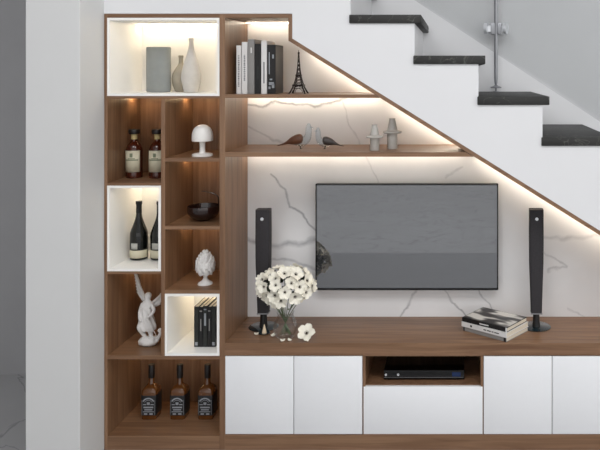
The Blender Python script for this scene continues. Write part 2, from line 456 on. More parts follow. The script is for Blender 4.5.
# ---------------------------------------------------------------- shelf unit under the stairs
su = thing('under_stair_shelves', 'walnut framed lit shelves fitted under the slope of the staircase', 'shelf unit', (X(300), .2, Z(94.5)))
o1 = (X(300), .2, Z(94.5))
sb = lambda name, m, a, b_, c, d, **k: board(name, su, m, a, b_, c, d, org=o1, **k)
sb('top_panel', WX, 225, 292, 14, 17.8)
sb('end_panel', WZ, 288.4, 292, 17.8, LN(290) + 1.5)
def edge_at(y): return 340 + (y - 70.5) / .625
b = BM()
pl = [(288.4, LN(288.4) + 2.4), (292, LN(292) - 2), (773, LN(773) - 2), (768, LN(768) + 2.4)]
prism(b, [(X(x) - o1[0], Z(y) - o1[2]) for x, y in pl], 0 - o1[1], DEP - o1[1])
obj('sloping_panel', b, WX, su)
def shelf(y0, y1):
    bm = BM()
    pl = [(225, y0), (edge_at(y0 - 3), y0), (edge_at(y1 - 3), y1), (225, y1)]
    prism(bm, [(X(x) - o1[0], Z(y) - o1[2]) for x, y in pl], .001 - o1[1], DEP - o1[1])
    return obj('shelf', bm, WX, su)
shelf(94.5, 98); shelf(152.3, 156.8)
led(su, o1, 226, 287, 17.8, DEP - .05, DEP - .035, M['led'])
led(su, o1, 226, 372, 98, DEP - .05, DEP - .035, M['led'])
led(su, o1, 226, 464, 156.8, DEP - .05, DEP - .035, M['led'])
def sled(xa, xb):
    bm = BM()
    lo = lambda x: LN(x) + 2.5
    pl = [(xa, lo(xa)), (xb, lo(xb)), (xb, lo(xb) + 1.1), (xa, lo(xa) + 1.1)]
    prism(bm, [(X(x) - o1[0], Z(y) - o1[2]) for x, y in pl], DEP - .05 - o1[1], DEP - .035 - o1[1])
    l = obj('led_strip', bm, M['led'], su); l['label'] = 'glowing warm light strip'
sled(296, 368); sled(384, 460); sled(480, 760)

# ---------------------------------------------------------------- console
ZT = Z(343)
b = BM(); bx(b, X(225), X(768), -.002, DEP, Z(355.6), ZT, .0015, 2)
tag(obj('worktop', b, WX), 'long thick walnut worktop running above the white cabinets', 'worktop')
b = BM(); bx(b, X(225), X(773), .0, DEP, 0.0, Z(434.6), .001, 1)
tag(obj('plinth', b, WX), 'long walnut plinth board under the row of white cabinets', 'plinth')
def carcass(px0, px1, top, label, cat='cabinet'):
    org = (X((px0 + px1) / 2), .2, Z(434.6))
    t = thing('base_cabinet', label, cat, org, group='white base cabinets')
    bm = BM(); w = .014; x0, x1, z0, z1 = X(px0) - org[0] + .0004, X(px1) - org[0] - .0004, .0003, Z(355.6) - org[2] - .0003
    y0, y1 = (.019 if top is None else .0) - .2, DEP - .2
    bx(bm, x0, x0 + w, y0, y1, z0, z1); bx(bm, x1 - w, x1, y0, y1, z0, z1)
    bx(bm, x0 + w, x1 - w, y0, y1, z0, z0 + w); bx(bm, x0 + w, x1 - w, y0, y1, z1 - w * .2, z1)
    bx(bm, x0 + w, x1 - w, y1 - .008, y1, z0 + w, z1 - w * .2)
    if top is not None: bx(bm, x0 + w, x1 - w, .019 - .2, y1 - .008, Z(388.5) - org[2], Z(386) - org[2])
    obj('carcass', bm, WZ, t)
    return t, org
def door(name, t, org, a, b_, c, d):
    bm = BM(); bx(bm, X(a) - org[0], X(b_) - org[0], -.2 - .001, .018 - .2, Z(d) - org[2], Z(c) - org[2], .0012, 2)
    return obj(name, bm, M['door'], t, True)
def double(p0, p1, label):
    t, org = carcass(p0, p1, None, label); m = (p0 + p1) / 2
    door('door', t, org, p0 + .35, m - .35, 356.2, 434); door('door', t, org, m + .35, p1 - .35, 356.2, 434)
double(225, 362.6, 'white two-door base cabinet next to the tall walnut cabinet')
t, org = carcass(362.6, 483.4, 386, 'white drawer base cabinet with the open walnut niche above it')
door('drawer', t, org, 363.6, 482.6, 386.5, 434)
double(483.4, 620.8, 'white two-door base cabinet right of the drawer, under the stacked books')
double(620.8, 757, 'white two-door base cabinet at the far right, cut by the frame')

# television --------------------------------------------------------------------
YT = .345
tz0 = Z(290, YT); tz1 = Z(184, YT); tx0 = X(315.6, YT); tx1 = X(498.2, YT)
tv = thing('television', 'large flat black-framed television mounted on the marble wall', 'television', ((tx0 + tx1) / 2, DEP, tz0))
hw = (tx1 - tx0) / 2; hh = tz1 - tz0
b = BM(); bx(b, -hw, hw, YT - DEP, YT - DEP + .035, 0, hh, .002, 2); obj('casing', b, M['black'], tv)
b = BM(); f = .007
bx(b, -hw, -hw + f, YT - DEP - .003, YT - DEP, 0, hh); bx(b, hw - f, hw, YT - DEP - .003, YT - DEP, 0, hh)
bx(b, -hw, hw, YT - DEP - .003, YT - DEP, hh - f, hh); bx(b, -hw, hw, YT - DEP - .003, YT - DEP, 0, f * 1.7)
obj('bezel', b, M['gloss'], tv)
b = BM(); bx(b, -hw + f, hw - f, YT - DEP - .0015, YT - DEP - .0002, f * 1.7, hh - f); obj('screen', b, M['screen'], tv)
b = BM(); bx(b, -.2, .2, YT - DEP + .035, -.0005, hh * .3, hh * .7); obj('wall_bracket', b, M['black'], tv)

# speakers ------------------------------------------------------------------------
def speaker(px, Y, label):
    x = X(px, Y); zt = H - (209 - CY) * (D0 + Y) / F
    hgt = zt - ZT
    t = thing('speaker', label, 'speaker', (x, Y, ZT), group='tall slim speakers beside the television')
    bm = BM(); w = .039; secs = [(.085, .030, .026), (.2, .033, .03), (.36, .038, .034), (.5, .039, .035), (hgt, .039, .032)]
    rings = []
    for z, a, d in secs:
        ring = []
        for sx_, sy_ in ((-1, -1), (1, -1), (1, 1), (-1, 1)):
            for k in range(5):
                an = math.radians({(-1, -1): 180, (1, -1): 270, (1, 1): 0, (-1, 1): 90}[(sx_, sy_)] + 22.5 * k)
                rr = .010
                ring.append(bm.verts.new((sx_ * (a - rr) + rr * math.cos(an), sy_ * (d - rr) + rr * math.sin(an), z)))
        rings.append(ring)
    for a, c in zip(rings, rings[1:]):
        for i in range(20): bm.faces.new((a[i], a[(i + 1) % 20], c[(i + 1) % 20], c[i]))
    bm.faces.new(rings[0]); bm.faces.new(rings[-1])
    obj('speaker_column', bm, M['speaker'], t, True)
    bm = BM(); bx(bm, -.031, .031, -.027, .027, .078, .085); obj('trim_band', bm, M['steel'], t)
    bm = BM(); lathe(bm, [(.024, .006), (.02, .03), (.018, .078)], 20); obj('neck', bm, M['black'], t, True)
    bm = BM(); lathe(bm, [(.080, 0), (.082, .003), (.078, .006)], 48); obj('base_disc', bm, M['teal'], t, True)
    bm = BM(); bmesh.ops.create_cone(bm, cap_ends=True, segments=20, radius1=.009, radius2=.009, depth=.003)
    bmesh.ops.transform(bm, matrix=Matrix.Translation((0, -.034, hgt - .05)) @ Matrix.Rotation(math.pi / 2, 4, 'X'), verts=bm.verts[:])
    l = obj('badge', bm, M['steel_lt'], t); l['label'] = 'small silver badge'
speaker(263.6, .24, 'slim black tower speaker left of the television, behind the flowers')
speaker(536.2, .24, 'slim black tower speaker right of the television')

# set-top box -----------------------------------------------------------------------
ZN = Z(386)
Ys = .07
bxz = ZN + .006
t = thing('media_player', 'flat glossy black media player in the open niche under the worktop', 'media player', (X(424, Ys), Ys, ZN))
hw = S(40.3, Ys)
b = BM(); bx(b, -hw, hw, 0, .24, .006, .052, .002, 2); obj('casing', b, M['gloss'], t)
b = BM(); bx(b, -hw + .002, hw - .002, -.003, 0, .016, .018); l = obj('front_line', b, M['steel'], t)
for x_ in (-hw + .012, -hw + .078):
    b = BM()
    bmesh.ops.create_cone(b, cap_ends=True, segments=20, radius1=.006, radius2=.006, depth=.005, matrix=Matrix.Translation((x_, -.002, .031)) @ Matrix.Rotation(math.pi / 2, 4, 'X'))
    obj('button', b, M['steel_lt'], t)
b = BM(); bx(b, hw - .065, hw - .02, -.0015, .0005, .02, .044); l = obj('display', b, M['blue'], t); l['label'] = 'dark blue display'
for sx_ in (-1, 1):
    for y__ in (.02, .22):
        b = BM(); lathe(b, [(.012, 0), (.012, .006)], 16, (sx_ * (hw - .03), y__, 0)); obj('foot', b, M['black'], t)

# ---------------------------------------------------------------- vases in the top niche
zn = Z(96) + .0003 + S(2.4) + .0005
def lathe_thing(name, label, cat, px, Y, z, prof, m, sx=1, sy=1, group=None, seg=40, n=6, part=None):
    bm = BM(); lathe(bm, smooth_prof(prof, n) if n else prof, seg, sx=sx, sy=sy)
    o = obj(name, bm, m, None, True, (X(px, Y), Y, z)); tag(o, label, cat, group); return o
Y = .25
b = BM()
hgt = S(45, Y); w = S(12.1, Y)
pr = [(.0, 0), (.93, 0), (.98, .004), (1, .012), (1, hgt - .008), (.985, hgt - .002), (.95, hgt), (.90, hgt - .003), (.88, hgt - .02), (.87, .03), (0, .03)]
lathe(b, [(r * w, z) for r, z in pr], 48, sy=.6)
tag(obj('vase', b, M['greyvase'], None, True, (X(158.6, Y), Y, zn)), 'tall straight grey-green cylinder vase in the top white niche', 'vase', 'vases in the top niche')
Y = .29
k = S(1, Y)
lathe_thing('vase', 'small olive-grey bottle vase with a short neck tucked behind the teardrop vase', 'vase', 181, Y, zn,
    [(0, 0), (4.5*k, 0), (6.5*k, 3*k), (8.6*k, 10*k), (8.2*k, 17*k), (5*k, 24*k), (2.5*k, 28*k), (2.1*k, 33*k), (2.4*k, 36*k), (1.7*k, 36*k), (1.5*k, 31*k), (0, 31*k)], M['olive'], group='vases in the top niche')
Y = .215
k = S(1, Y)
lathe_thing('vase', 'tall pale grey teardrop vase with a slender pointed neck in the top niche', 'vase', 191.2, Y, zn,
    [(0, 0), (6.2*k, 0), (7.4*k, 3*k), (9.3*k, 12*k), (9.2*k, 19*k), (7*k, 29*k), (4.2*k, 38*k), (2.5*k, 45*k), (2.1*k, 50*k), (2.4*k, 53.5*k), (1.6*k, 53.6*k), (1.4*k, 49*k), (0, 48*k)], M['stonevase'], group='vases in the top niche')

# ---------------------------------------------------------------- liquor bottles, niche A
def liquor(px, Y, z, label):
    k = .0055
    t = thing('liquor_bottle', label, 'bottle', (X(px, Y), Y, z), group='dark amber liquor bottles')
    bm = BM(); lathe(bm, smooth_prof([(0, 0), (.036, 0), (.043, .006), (.0435, .03), (.0435, .13), (.043, .155), (.036, .178), (.020, .198), (.0145, .208), (.0145, .232), (0, .232)], 5), 36)
    obj('glass_body', bm, M['amber'], t, True)
    bm = BM(); lathe(bm, [(.0155, .212), (.0165, .214), (.0165, .240), (.0155, .242)], 28); l = obj('neck_band', bm, M['creamneck'], t, True)
    bm = BM(); lathe(bm, [(.0, .242), (.028, .242), (.030, .245), (.030, .262), (.027, .267), (0, .267)], 32); obj('cap', bm, M['cap'], t, True)
    bm = BM(); r = .0445; n = 14; a0, a1 = math.radians(210), math.radians(335)
    v0 = [bm.verts.new((r * math.cos(a0 + (a1 - a0) * i / n), r * math.sin(a0 + (a1 - a0) * i / n), .035)) for i in range(n + 1)]
    v1 = [bm.verts.new((v.co.x, v.co.y, .152)) for v in v0]
    for i in range(n): bm.faces.new((v0[i], v0[i + 1], v1[i + 1], v1[i]))
    lb = obj('label', bm, M['cream'], t, True)
    mod = lb.modifiers.new('thick', 'SOLIDIFY'); mod.thickness = .0006
    bm = BM()
    for z0, z1, f0, f1 in ((.098, .104, .12, .88), (.106, .111, .3, .7), (.116, .138, .42, .58)):
        q = [a0 + (a1 - a0) * (f0 + (f1 - f0) * i / 8) for i in range(9)]
        r2 = r + .0008
        u0 = [bm.verts.new((r2 * math.cos(a), r2 * math.sin(a), z0)) for a in q]; u1 = [bm.verts.new((v.co.x, v.co.y, z1)) for v in u0]
        for i in range(8): bm.faces.new((u0[i], u0[i + 1], u1[i + 1], u1[i]))
    obj('printed_marks', bm, M['greenprint'], lb, True)
    return t
zA = Z(182.8)
liquor(134.3, .19, zA, 'dark amber liquor bottle with cream label, fully visible of the two')
liquor(157.4, .19, zA, 'dark amber liquor bottle with cream label, partly hidden by the divider')

# champagne, white niche B
def champagne(px, Y, z, label):
    t = thing('wine_bottle', label, 'bottle', (X(px, Y), Y, z), group='black wine bottles in the white niche')
    bm = BM(); lathe(bm, smooth_prof([(0, .006), (.030, 0), (.044, .004), (.047, .02), (.047, .13), (.042, .16), (.028, .198), (.0175, .232), (.0142, .265), (.014, .30), (.0155, .306), (.0155, .318), (0, .319)], 5), 36)
    obj('glass_body', bm, M['bottle'], t, True)
    bm = BM(); lathe(bm, [(.0150, .255), (.0146, .30), (.0168, .306), (.0168, .320), (.0, .3215)], 24); obj('foil', bm, M['black'], t, True)
    for nm, z0, z1, a0, a1, m in (('wrap_label', .014, .056, 180, 360, M['cream']), ('front_label', .063, .096, 238, 284, M['silverlabel'])):
        bm = BM(); r = .048; n = 14; a0, a1 = math.radians(a0), math.radians(a1)
        v0 = [bm.verts.new((r * math.cos(a0 + (a1 - a0) * i / n), r * math.sin(a0 + (a1 - a0) * i / n), z0)) for i in range(n + 1)]
        v1 = [bm.verts.new((v.co.x, v.co.y, z1)) for v in v0]
        for i in range(n): bm.faces.new((v0[i], v0[i + 1], v1[i + 1], v1[i]))
        o = obj(nm, bm, m, t, True); mod = o.modifiers.new('thick', 'SOLIDIFY'); mod.thickness = .0006
    return t
zB = Z(271.2) + .0003 + S(2.4) + .0005
champagne(139, .2, zB, 'black wine bottle with white labels, fully visible in the white niche')
champagne(159.6, .2, zB, 'black wine bottle half hidden by the right edge of the white niche')

# mushroom lamp, cell D
zD = Z(158.2); Y = .1
t = thing('table_lamp', 'small white mushroom-shaped ornament lamp in a walnut cell', 'lamp', (X(202.4, Y), Y, zD))
b = BM(); lathe(b, smooth_prof([(0, 0), (.05, 0), (.053, .005), (.052, .012), (.03, .017), (.0, .019)], 4), 40); obj('base', b, M['ceramic'], t, True)
b = BM(); lathe(b, smooth_prof([(.020, .015), (.015, .025), (.015, .07), (.02, .085)], 4), 24); obj('stem', b, M['ceramic'], t, True)
b = BM(); lathe(b, smooth_prof([(.0, .088), (.045, .082), (.054, .082), (.055, .09), (.055, .108), (.052, .128), (.042, .150), (.026, .164), (.012, .169), (0, .170)], 4), 40); obj('lamp_shade', b, M['ceramic'], t, True)

# dark bowl with curled handle, cell E
zE = Z(226); Y = .15; k = S(1, Y)
t = thing('bowl', 'dark glossy round bowl with a thin curled handle in a walnut cell', 'bowl', (X(203.6, Y), Y, zE))
b = BM(); lathe(b, smooth_prof([(0, .004), (.028, 0), (.034, .004), (.060, .014), (.080, .036), (.0855, .060), (.085, .078), (.082, .080), (.080, .072), (.072, .045), (.05, .022), (0, .014)], 5), 48)
obj('bowl_body', b, M['darkbowl'], t, True, angle=80)
b = BM(); pts = smooth_prof([(.080, 0, .072), (.083, 0, .10), (.078, 0, .130), (.055, 0, .145), (.02, 0, .154), (-.012, 0, .158)], 5)
tube(b, pts, [.0045 - .0025 * i / (len(pts) - 1) for i in range(len(pts))], 8); obj('handle', b, M['darkbowl'], t, True)

# pinecone finial, cell F
zF = Z(290.3); Y = .11; k = S(1, Y)
t = thing('pinecone_ornament', 'white pinecone ornament on a small pedestal in a walnut cell', 'ornament', (X(205.3, Y), Y, zF))
b = BM(); lathe(b, smooth_prof([(0, 0), (.036, 0), (.038, .005), (.034, .011), (.020, .020), (.011, .034), (.013, .048), (.030, .056), (.036, .062), (.0, .068)], 4), 32); obj('pedestal', b, M['white'], t, True)
b = BM()
cp = lambda u: .050 * (math.sin(math.pi * min(1, (u * .93 + .07)) ** .8)) ** .75 if u < 1 else 0
lathe(b, [(0, .058)] + [(max(.001, cp(u / 14) * .80), .058 + .122 * u / 14) for u in range(1, 14)] + [(0, .182)], 24)
rows = 9
for i in range(rows):
    u = (i + .5) / rows; r = cp(u) * .88; z = .060 + .118 * u; n = max(5, int(round(2 * math.pi * r / .030)))
    for j in range(n):
        a = 2 * math.pi * (j + .5 * (i % 2)) / n
        s = .0155 * (1 - .35 * u)
        rot = Matrix.Rotation(a, 4, 'Z') @ Matrix.Rotation(math.radians(-25), 4, 'Y')
        vs = ball(b, (r * math.cos(a), r * math.sin(a), z), s, .55, .95, 1.15, 10, 7, rot)
        for v in vs:
            d = v.co - Vector((r * math.cos(a), r * math.sin(a), z))
            if d.z > .3 * s: v.co += Vector((math.cos(a), math.sin(a), .5)) * (d.z * .6)
obj('pinecone', b, M['white'], t, True)

# ---------------------------------------------------------------- angel statue, cell C
zC = Z(355.7); Y = .14
xc = X(147, Y); k = S(1, Y)
t = thing('angel_statue', 'white winged angel statue on a rocky base in a walnut cell', 'statue', (xc, Y, zC))
def sk(px, py, dy=0): return Vector(((px - 147) * k, dy, (347.4 - py) * k))
def skin(name, verts, edges, m, parent, sub=2):
    me = bpy.data.meshes.new(name); me.from_pydata([v[0] for v in verts], edges, []); me.materials.append(m)
    o = bpy.data.objects.new(name, me); COL.objects.link(o); o.parent = parent
    mo = o.modifiers.new('skin', 'SKIN'); mo.use_smooth_shade = True
    for i, v in enumerate(verts):
        me.skin_vertices[0].data[i].radius = v[1]; me.skin_vertices[0].data[i].use_root = (i == 0)
    s = o.modifiers.new('sub', 'SUBSURF'); s.levels = s.render_levels = sub
    return o
R = lambda a, b_=None: (a * k, (b_ or a) * k)
vv = [
 (sk(147, 318), R(4.6, 4)), (sk(146.6, 312), R(4.2, 3.6)), (sk(147, 306), R(5.0, 3.8)), (sk(147.6, 301.5), R(2.2)), (sk(147.8, 298.6), R(2.9)), (sk(148, 296), R(2.1)),
 # left arm down, right arm bent forward
 (sk(142.2, 306.5), R(2.2)), (sk(140, 313), R(1.9)), (sk(142, 319, -.03), R(1.5)), (sk(144.5, 321, -.04), R(1.3)),
 (sk(152, 306.5), R(2.2)), (sk(155.8, 311, -.02), R(1.8)), (sk(153, 315.5, -.035), R(1.5)), (sk(150, 316, -.045), R(1.3)),
 # legs: one raised knee, other standing
 (sk(143.5, 323), R(3.8, 3.6)), (sk(140.2, 327.5, -.02), R(3.2)), (sk(143.6, 334, -.01), R(2.4)), (sk(146, 340), R(1.9)), (sk(144, 342, -.015), R(1.6)),
 (sk(149.5, 323.5), R(3.8, 3.6)), (sk(150, 331), R(2.9)), (sk(151, 337), R(2.2)), (sk(152.5, 341.5), R(1.9)), (sk(154.5, 342.5, -.015), R(1.5)),
]
ee = [(0,1),(1,2),(2,3),(3,4),(4,5),(2,6),(6,7),(7,8),(8,9),(2,10),(10,11),(11,12),(12,13),(0,14),(14,15),(15,16),(16,17),(17,18),(0,19),(19,20),(20,21),(21,22),(22,23)]
body = skin('figure', vv, ee, M['white'], t)
# draped tunic
b = BM()
pr = smooth_prof([(.0, 37.5), (4.8, 37.5), (5.4, 34), (6.0, 30), (7.2, 25), (8.2, 20), (7.2, 15.5), (4.0, 17.5), (0, 19)], 5)
seg = 48; rings = []
for r, z in pr:
    rings.append([b.verts.new(((max(r, .02) * (1 + .10 * math.sin(9 * a + z * .35)) * math.cos(a) - .4 + .05 * (30 - z)) * k, max(r, .02) * .8 * (1 + .10 * math.sin(9 * a + z * .35)) * math.sin(a) * k, (z + .06 * r * math.sin(3 * a)) * k)) for a in [2 * math.pi * i / seg for i in range(seg)]])
for a_, c_ in zip(rings, rings[1:]):
    for i in range(seg): b.faces.new((a_[i], a_[(i + 1) % seg], c_[(i + 1) % seg], c_[i]))
b.faces.new(rings[0]); b.faces.new(rings[-1])
obj('tunic', b, M['white'], t, True)
# hair
b = BM(); ball(b, sk(147.9, 297.4, .004), 3.3 * k, 1, 1, .95); ball(b, sk(147.6, 300.2, .012), 2.3 * k); obj('hair', b, M['white'], t, True)
# wings: layered feathers with thickness
def wing(root, tip, width, side, nf=9):
    bm = BM(); root = Vector(root); tip = Vector(tip); ax = tip - root; L_ = ax.length; ax.normalize()
    up = Vector((0, 1, 0)); pn = ax.cross(up).normalized() * side
    for i in range(nf):
        f = i / (nf - 1)
        st_ = root + ax * (L_ * .55 * f)
        en = root + ax * (L_ * (.42 + .58 * f)) + pn * width * (1.0 - f) ** .8
        d = en - st_
        w0 = width * .26
        pts = [st_ - d * .05, st_ + d * .3, st_ + d * .7, en]
        s2 = [.5 * w0, w0, .85 * w0, .12 * w0]
        prev = None
        for p, w_ in zip(pts, s2):
            q = d.normalized().cross(up).normalized()
            off = up * (.0015 * i - .006 + .012)
            ring = [bm.verts.new(p + q * w_ + off), bm.verts.new(p + up * .0045 + off), bm.verts.new(p - q * w_ + off), bm.verts.new(p - up * .0045 + off)]
            if prev:
                for j in range(4): bm.faces.new((prev[j], prev[(j + 1) % 4], ring[(j + 1) % 4], ring[j]))
            else: bm.faces.new(ring)
            prev = ring
        bm.faces.new(prev)
    tube(bm, [root + up * .006, root + ax * L_ * .3 + up * .006 - pn * .002, root + ax * L_ * .75 + up * .008, tip + up * .01], [.009, .009, .006, .002], 8)
    return obj('wing', bm, M['white'], t, True)
wing(sk(145.5, 308, .008), sk(130, 272.5, .03), .024, 1)
wing(sk(149, 309, .008), sk(161.5, 295, .04), .034, -1, 7)
# rock base and held shield / blade end
b = BM(); vs = ball(b, sk(148.5, 342.8), 5.4 * k, 1.8, 1.25, .95, 24, 14)
for v in vs:
    n_ = math.sin(v.co.x * 210) * .0022 + math.sin(v.co.y * 260 + 2) * .002 + math.sin(v.co.z * 300 + 1) * .002
    v.co.x += n_; v.co.z = max(0, v.co.z + n_)
obj('rock_base', b, M['white'], t, True)
b = BM(); tube(b, [sk(150, 316, -.045), sk(154.5, 327, -.035), sk(158.5, 337, -.02)], [.003, .0035, .001], 8)
tube(b, [sk(148.2, 318.2, -.047), sk(152.4, 314.6, -.043)], .0025, 8); obj('sword', b, M['white'], t, True)
b = BM(); tube(b, smooth_prof([tuple(sk(153, 343)), tuple(sk(157, 341)), tuple(sk(160, 336)), tuple(sk(160.6, 331)), tuple(sk(158.5, 333))], 4), [2.0 * k - .6 * k * i / 16 for i in range(17)], 8)
obj('serpent_tail', b, M['white'], t, True)

# ---------------------------------------------------------------- whiskey bottles
def whiskey(px, Y, label):
    z = Z(436)
    t = thing('whiskey_bottle', label, 'bottle', (X(px, Y), Y, z), group='square whiskey bottles in the bottom cell')
    def sq(bm, secs, n=5):
        rings = []
        for z_, a, rr in secs:
            ring = []
            for qi, (sx_, sy_) in enumerate(((-1, -1), (1, -1), (1, 1), (-1, 1))):
                for q in range(n):
                    an = math.radians(180 + 90 * qi + 90 * q / (n - 1))
                    ring.append(bm.verts.new((sx_ * (a - rr) + rr * math.cos(an), sy_ * (a - rr) + rr * math.sin(an), z_)))
            rings.append(ring)
        N = len(rings[0])
        for a, c in zip(rings, rings[1:]):
            for i in range(N): bm.faces.new((a[i], a[(i + 1) % N], c[(i + 1) % N], c[i]))
        bm.faces.new(rings[0]); bm.faces.new(rings[-1])
    bm = BM(); sq(bm, [(0, .036, .01), (.004, .040, .01), (.14, .041, .01), (.158, .040, .014), (.172, .033, .02), (.182, .022, .0215), (.192, .0155, .0154), (.235, .014, .0139)])
    obj('glass_body', bm, M['whiskey'], t, True, angle=50)
    bm = BM(); lathe(bm, [(.0165, .218), (.0172, .22), (.0172, .288), (.015, .291), (0, .291)], 28); obj('cap', bm, M['cap'], t, True)
    bm = BM(); bx(bm, -.0415, .0415, -.0415, .0415, .022, .138, .006, 3); lb = obj('label', bm, M['blacklabel'], t, True); lb['label'] = 'black label wrapped round the square bottle'
    bm = BM(); yy = -.0424
    n = 12                                       # arched band of pale print
    for r0, r1, zc_ in ((.030, .037, .086), (.0225, .0245, .086)):
        q = [math.radians(30 + 120 * i / n) for i in range(n + 1)]
        a = [bm.verts.new((r0 * math.cos(w), yy, zc_ + r0 * math.sin(w))) for w in q]; c = [bm.verts.new((r1 * math.cos(w), yy, zc_ + r1 * math.sin(w))) for w in q]
        for i in range(n): bm.faces.new((a[i], a[i + 1], c[i + 1], c[i]))
    for x0, x1, z0, z1 in ((-.03, -.012, .083, .088), (.012, .03, .083, .088), (-.027, .027, .066, .074), (-.022, .022, .054, .060), (-.03, .03, .044, .048), (-.024, -.006, .030, .038), (.006, .024, .030, .038), (-.008, .008, .084, .098),
                           (-.036, -.0345, .03, .11), (.0345, .036, .03, .11)):
        bm.faces.new([bm.verts.new(p) for p in ((x0, yy, z0), (x1, yy, z0), (x1, yy, z1), (x0, yy, z1))])
    obj('printed_marks', bm, M['print'], lb)
    return t
w1 = whiskey(151.6, .215, 'square amber whiskey bottle with black label, left of the three')
dup(w1, (X(180, .215), .215, Z(436)), 'square amber whiskey bottle with black label, middle of the three')
dup(w1, (X(207.6, .215), .215, Z(436)), 'square amber whiskey bottle with black label, right of the three by the cabinet side')

# ---------------------------------------------------------------- books
def book(name, w, h, d, m, label, loc, rz=0, cat='book', group=None, marks=(), mm=None, lay=False):
    """upright: spine at y=0 facing -Y, thickness w along X, height h; lay: thickness h, spine length w"""
    t = thing(name, label, cat, loc, rz, group)
    c = .0022
    bm = BM()
    if not lay:
        bx(bm, -w/2, -w/2 + c, 0, d, 0, h, .0005, 1); bx(bm, w/2 - c, w/2, 0, d, 0, h, .0005, 1); bx(bm, -w/2, w/2, 0, c, 0, h, .0008, 1)
        obj('cover', bm, m, t)
        bm = BM(); bx(bm, -w/2 + c, w/2 - c, c, d - .003, .0015, h - .003); obj('pages', bm, M['paper'], t)
    else:
        bx(bm, -w/2, w/2, 0, d, 0, c, .0005, 1); bx(bm, -w/2, w/2, 0, d, h - c, h, .0005, 1); bx(bm, -w/2, w/2, 0, c, 0, h, .0008, 1)
        obj('cover', bm, m, t)
        bm = BM(); bx(bm, -w/2 + .003, w/2 - .003, c, d - .003, c, h - c); obj('pages', bm, M['paper'], t)
    if marks:
        for q in marks:
            bm = BM()
            a0, a1, b0, b1 = q
            bx(bm, a0 * w, a1 * w, -.0006, .0002, b0 * h, b1 * h)
            obj('spine_print', bm, mm, t)
    return t
zs1 = Z(94.5); Y = .1
kk = S(1, Y)
rnd = random.Random(3)
def textmarks(n, x0, x1, a, b_):
    out = []; z = a
    while z < b_:
        l = rnd.uniform(.012, .03)
        out.append((x0, x1, z, min(b_, z + l))); z += l + rnd.uniform(.008, .018)
    return out
bks = [(236.2, 241.4, 48.5, M['bwhite'], 'thin white book with grey spine print, leftmost on the lit upper shelf', textmarks(0, -.18, .14, .15, .8), M['bink']),
       (241.6, 247.6, 52, M['bwhite'], 'white book beside the grey one, second from the left on the upper shelf', textmarks(0, -.15, .12, .25, .75), M['bink']),
       (247.8, 254.6, 54.6, M['bgrey'], 'plain grey book, tallest on the upper shelf', [(-.1, .1, .75, .85)], M['bwhite']),
       (254.8, 260.8, 50, M['bblack'], 'black book squeezed between the grey and the white book', [(-.12, .12, .3, .55)], M['bdark']),
       (261.0, 267, 53.2, M['bwhite'], 'white book standing between two black books on the upper shelf', [(-.12, .1, .2, .6)], M['bink']),
       (267.2, 275.6, 49.2, M['bblack'], 'thick black book with pale spine marks nearest the iron tower', [(-.3, .3, .18, .24), (-.35, -.1, .1, .15), (.05, .35, .12, .2), (-.2, .1, .28, .31), (.1, .3, .72, .8), (-.32, -.2, .4, .85)], M['print'])]
for a, c, h, m, lab, mk, mm in bks:
    book('book', (c - a) * kk - .0008, h * kk, .17, m, lab, (X((a + c) / 2, Y), Y, zs1), group='books on the upper lit shelf', marks=mk, mm=mm)
zG = Z(355.7) + .0003 + S(2.4) + .0005; Y = .085; kk = S(1, Y)
gl = ['charcoal book leaning on nothing, leftmost of the five in the white niche', 'charcoal book second from the left in the white niche', 'charcoal book with a pale spine patch, middle of the five in the white niche',
      'charcoal book second from the right in the white niche', 'charcoal book nearest the right side of the white niche']
gl[0] = 'charcoal book with a pale square at its foot, leftmost in the white niche'
xs = [194.0, 198.7, 202.9, 207.3, 211.3, 215.6]
for i in range(5):
    mk = []
    if i in (0, 4): mk = [(-.28, .28, .04, .12)]
    if i == 2: mk = [(-.22, .22, .52, .82), (-.3, .3, .9, .93)]
    if i in (1, 3): mk = [(-.3, .3, .88, .91), (-.12, .12, .4, .7)]
    h = [40.5, 40, 41, 40.2, 40.6][i]
    book('book', (xs[i+1] - xs[i]) * kk - .0006, h * kk, .16, M['bdark'] if i % 2 == 0 else M['bblack'], gl[i], (X((xs[i] + xs[i+1]) / 2, Y), Y, zG), group='dark books in the lower white niche', marks=mk, mm=M['print'] if i in (0, 2, 4) else M['bgrey'])
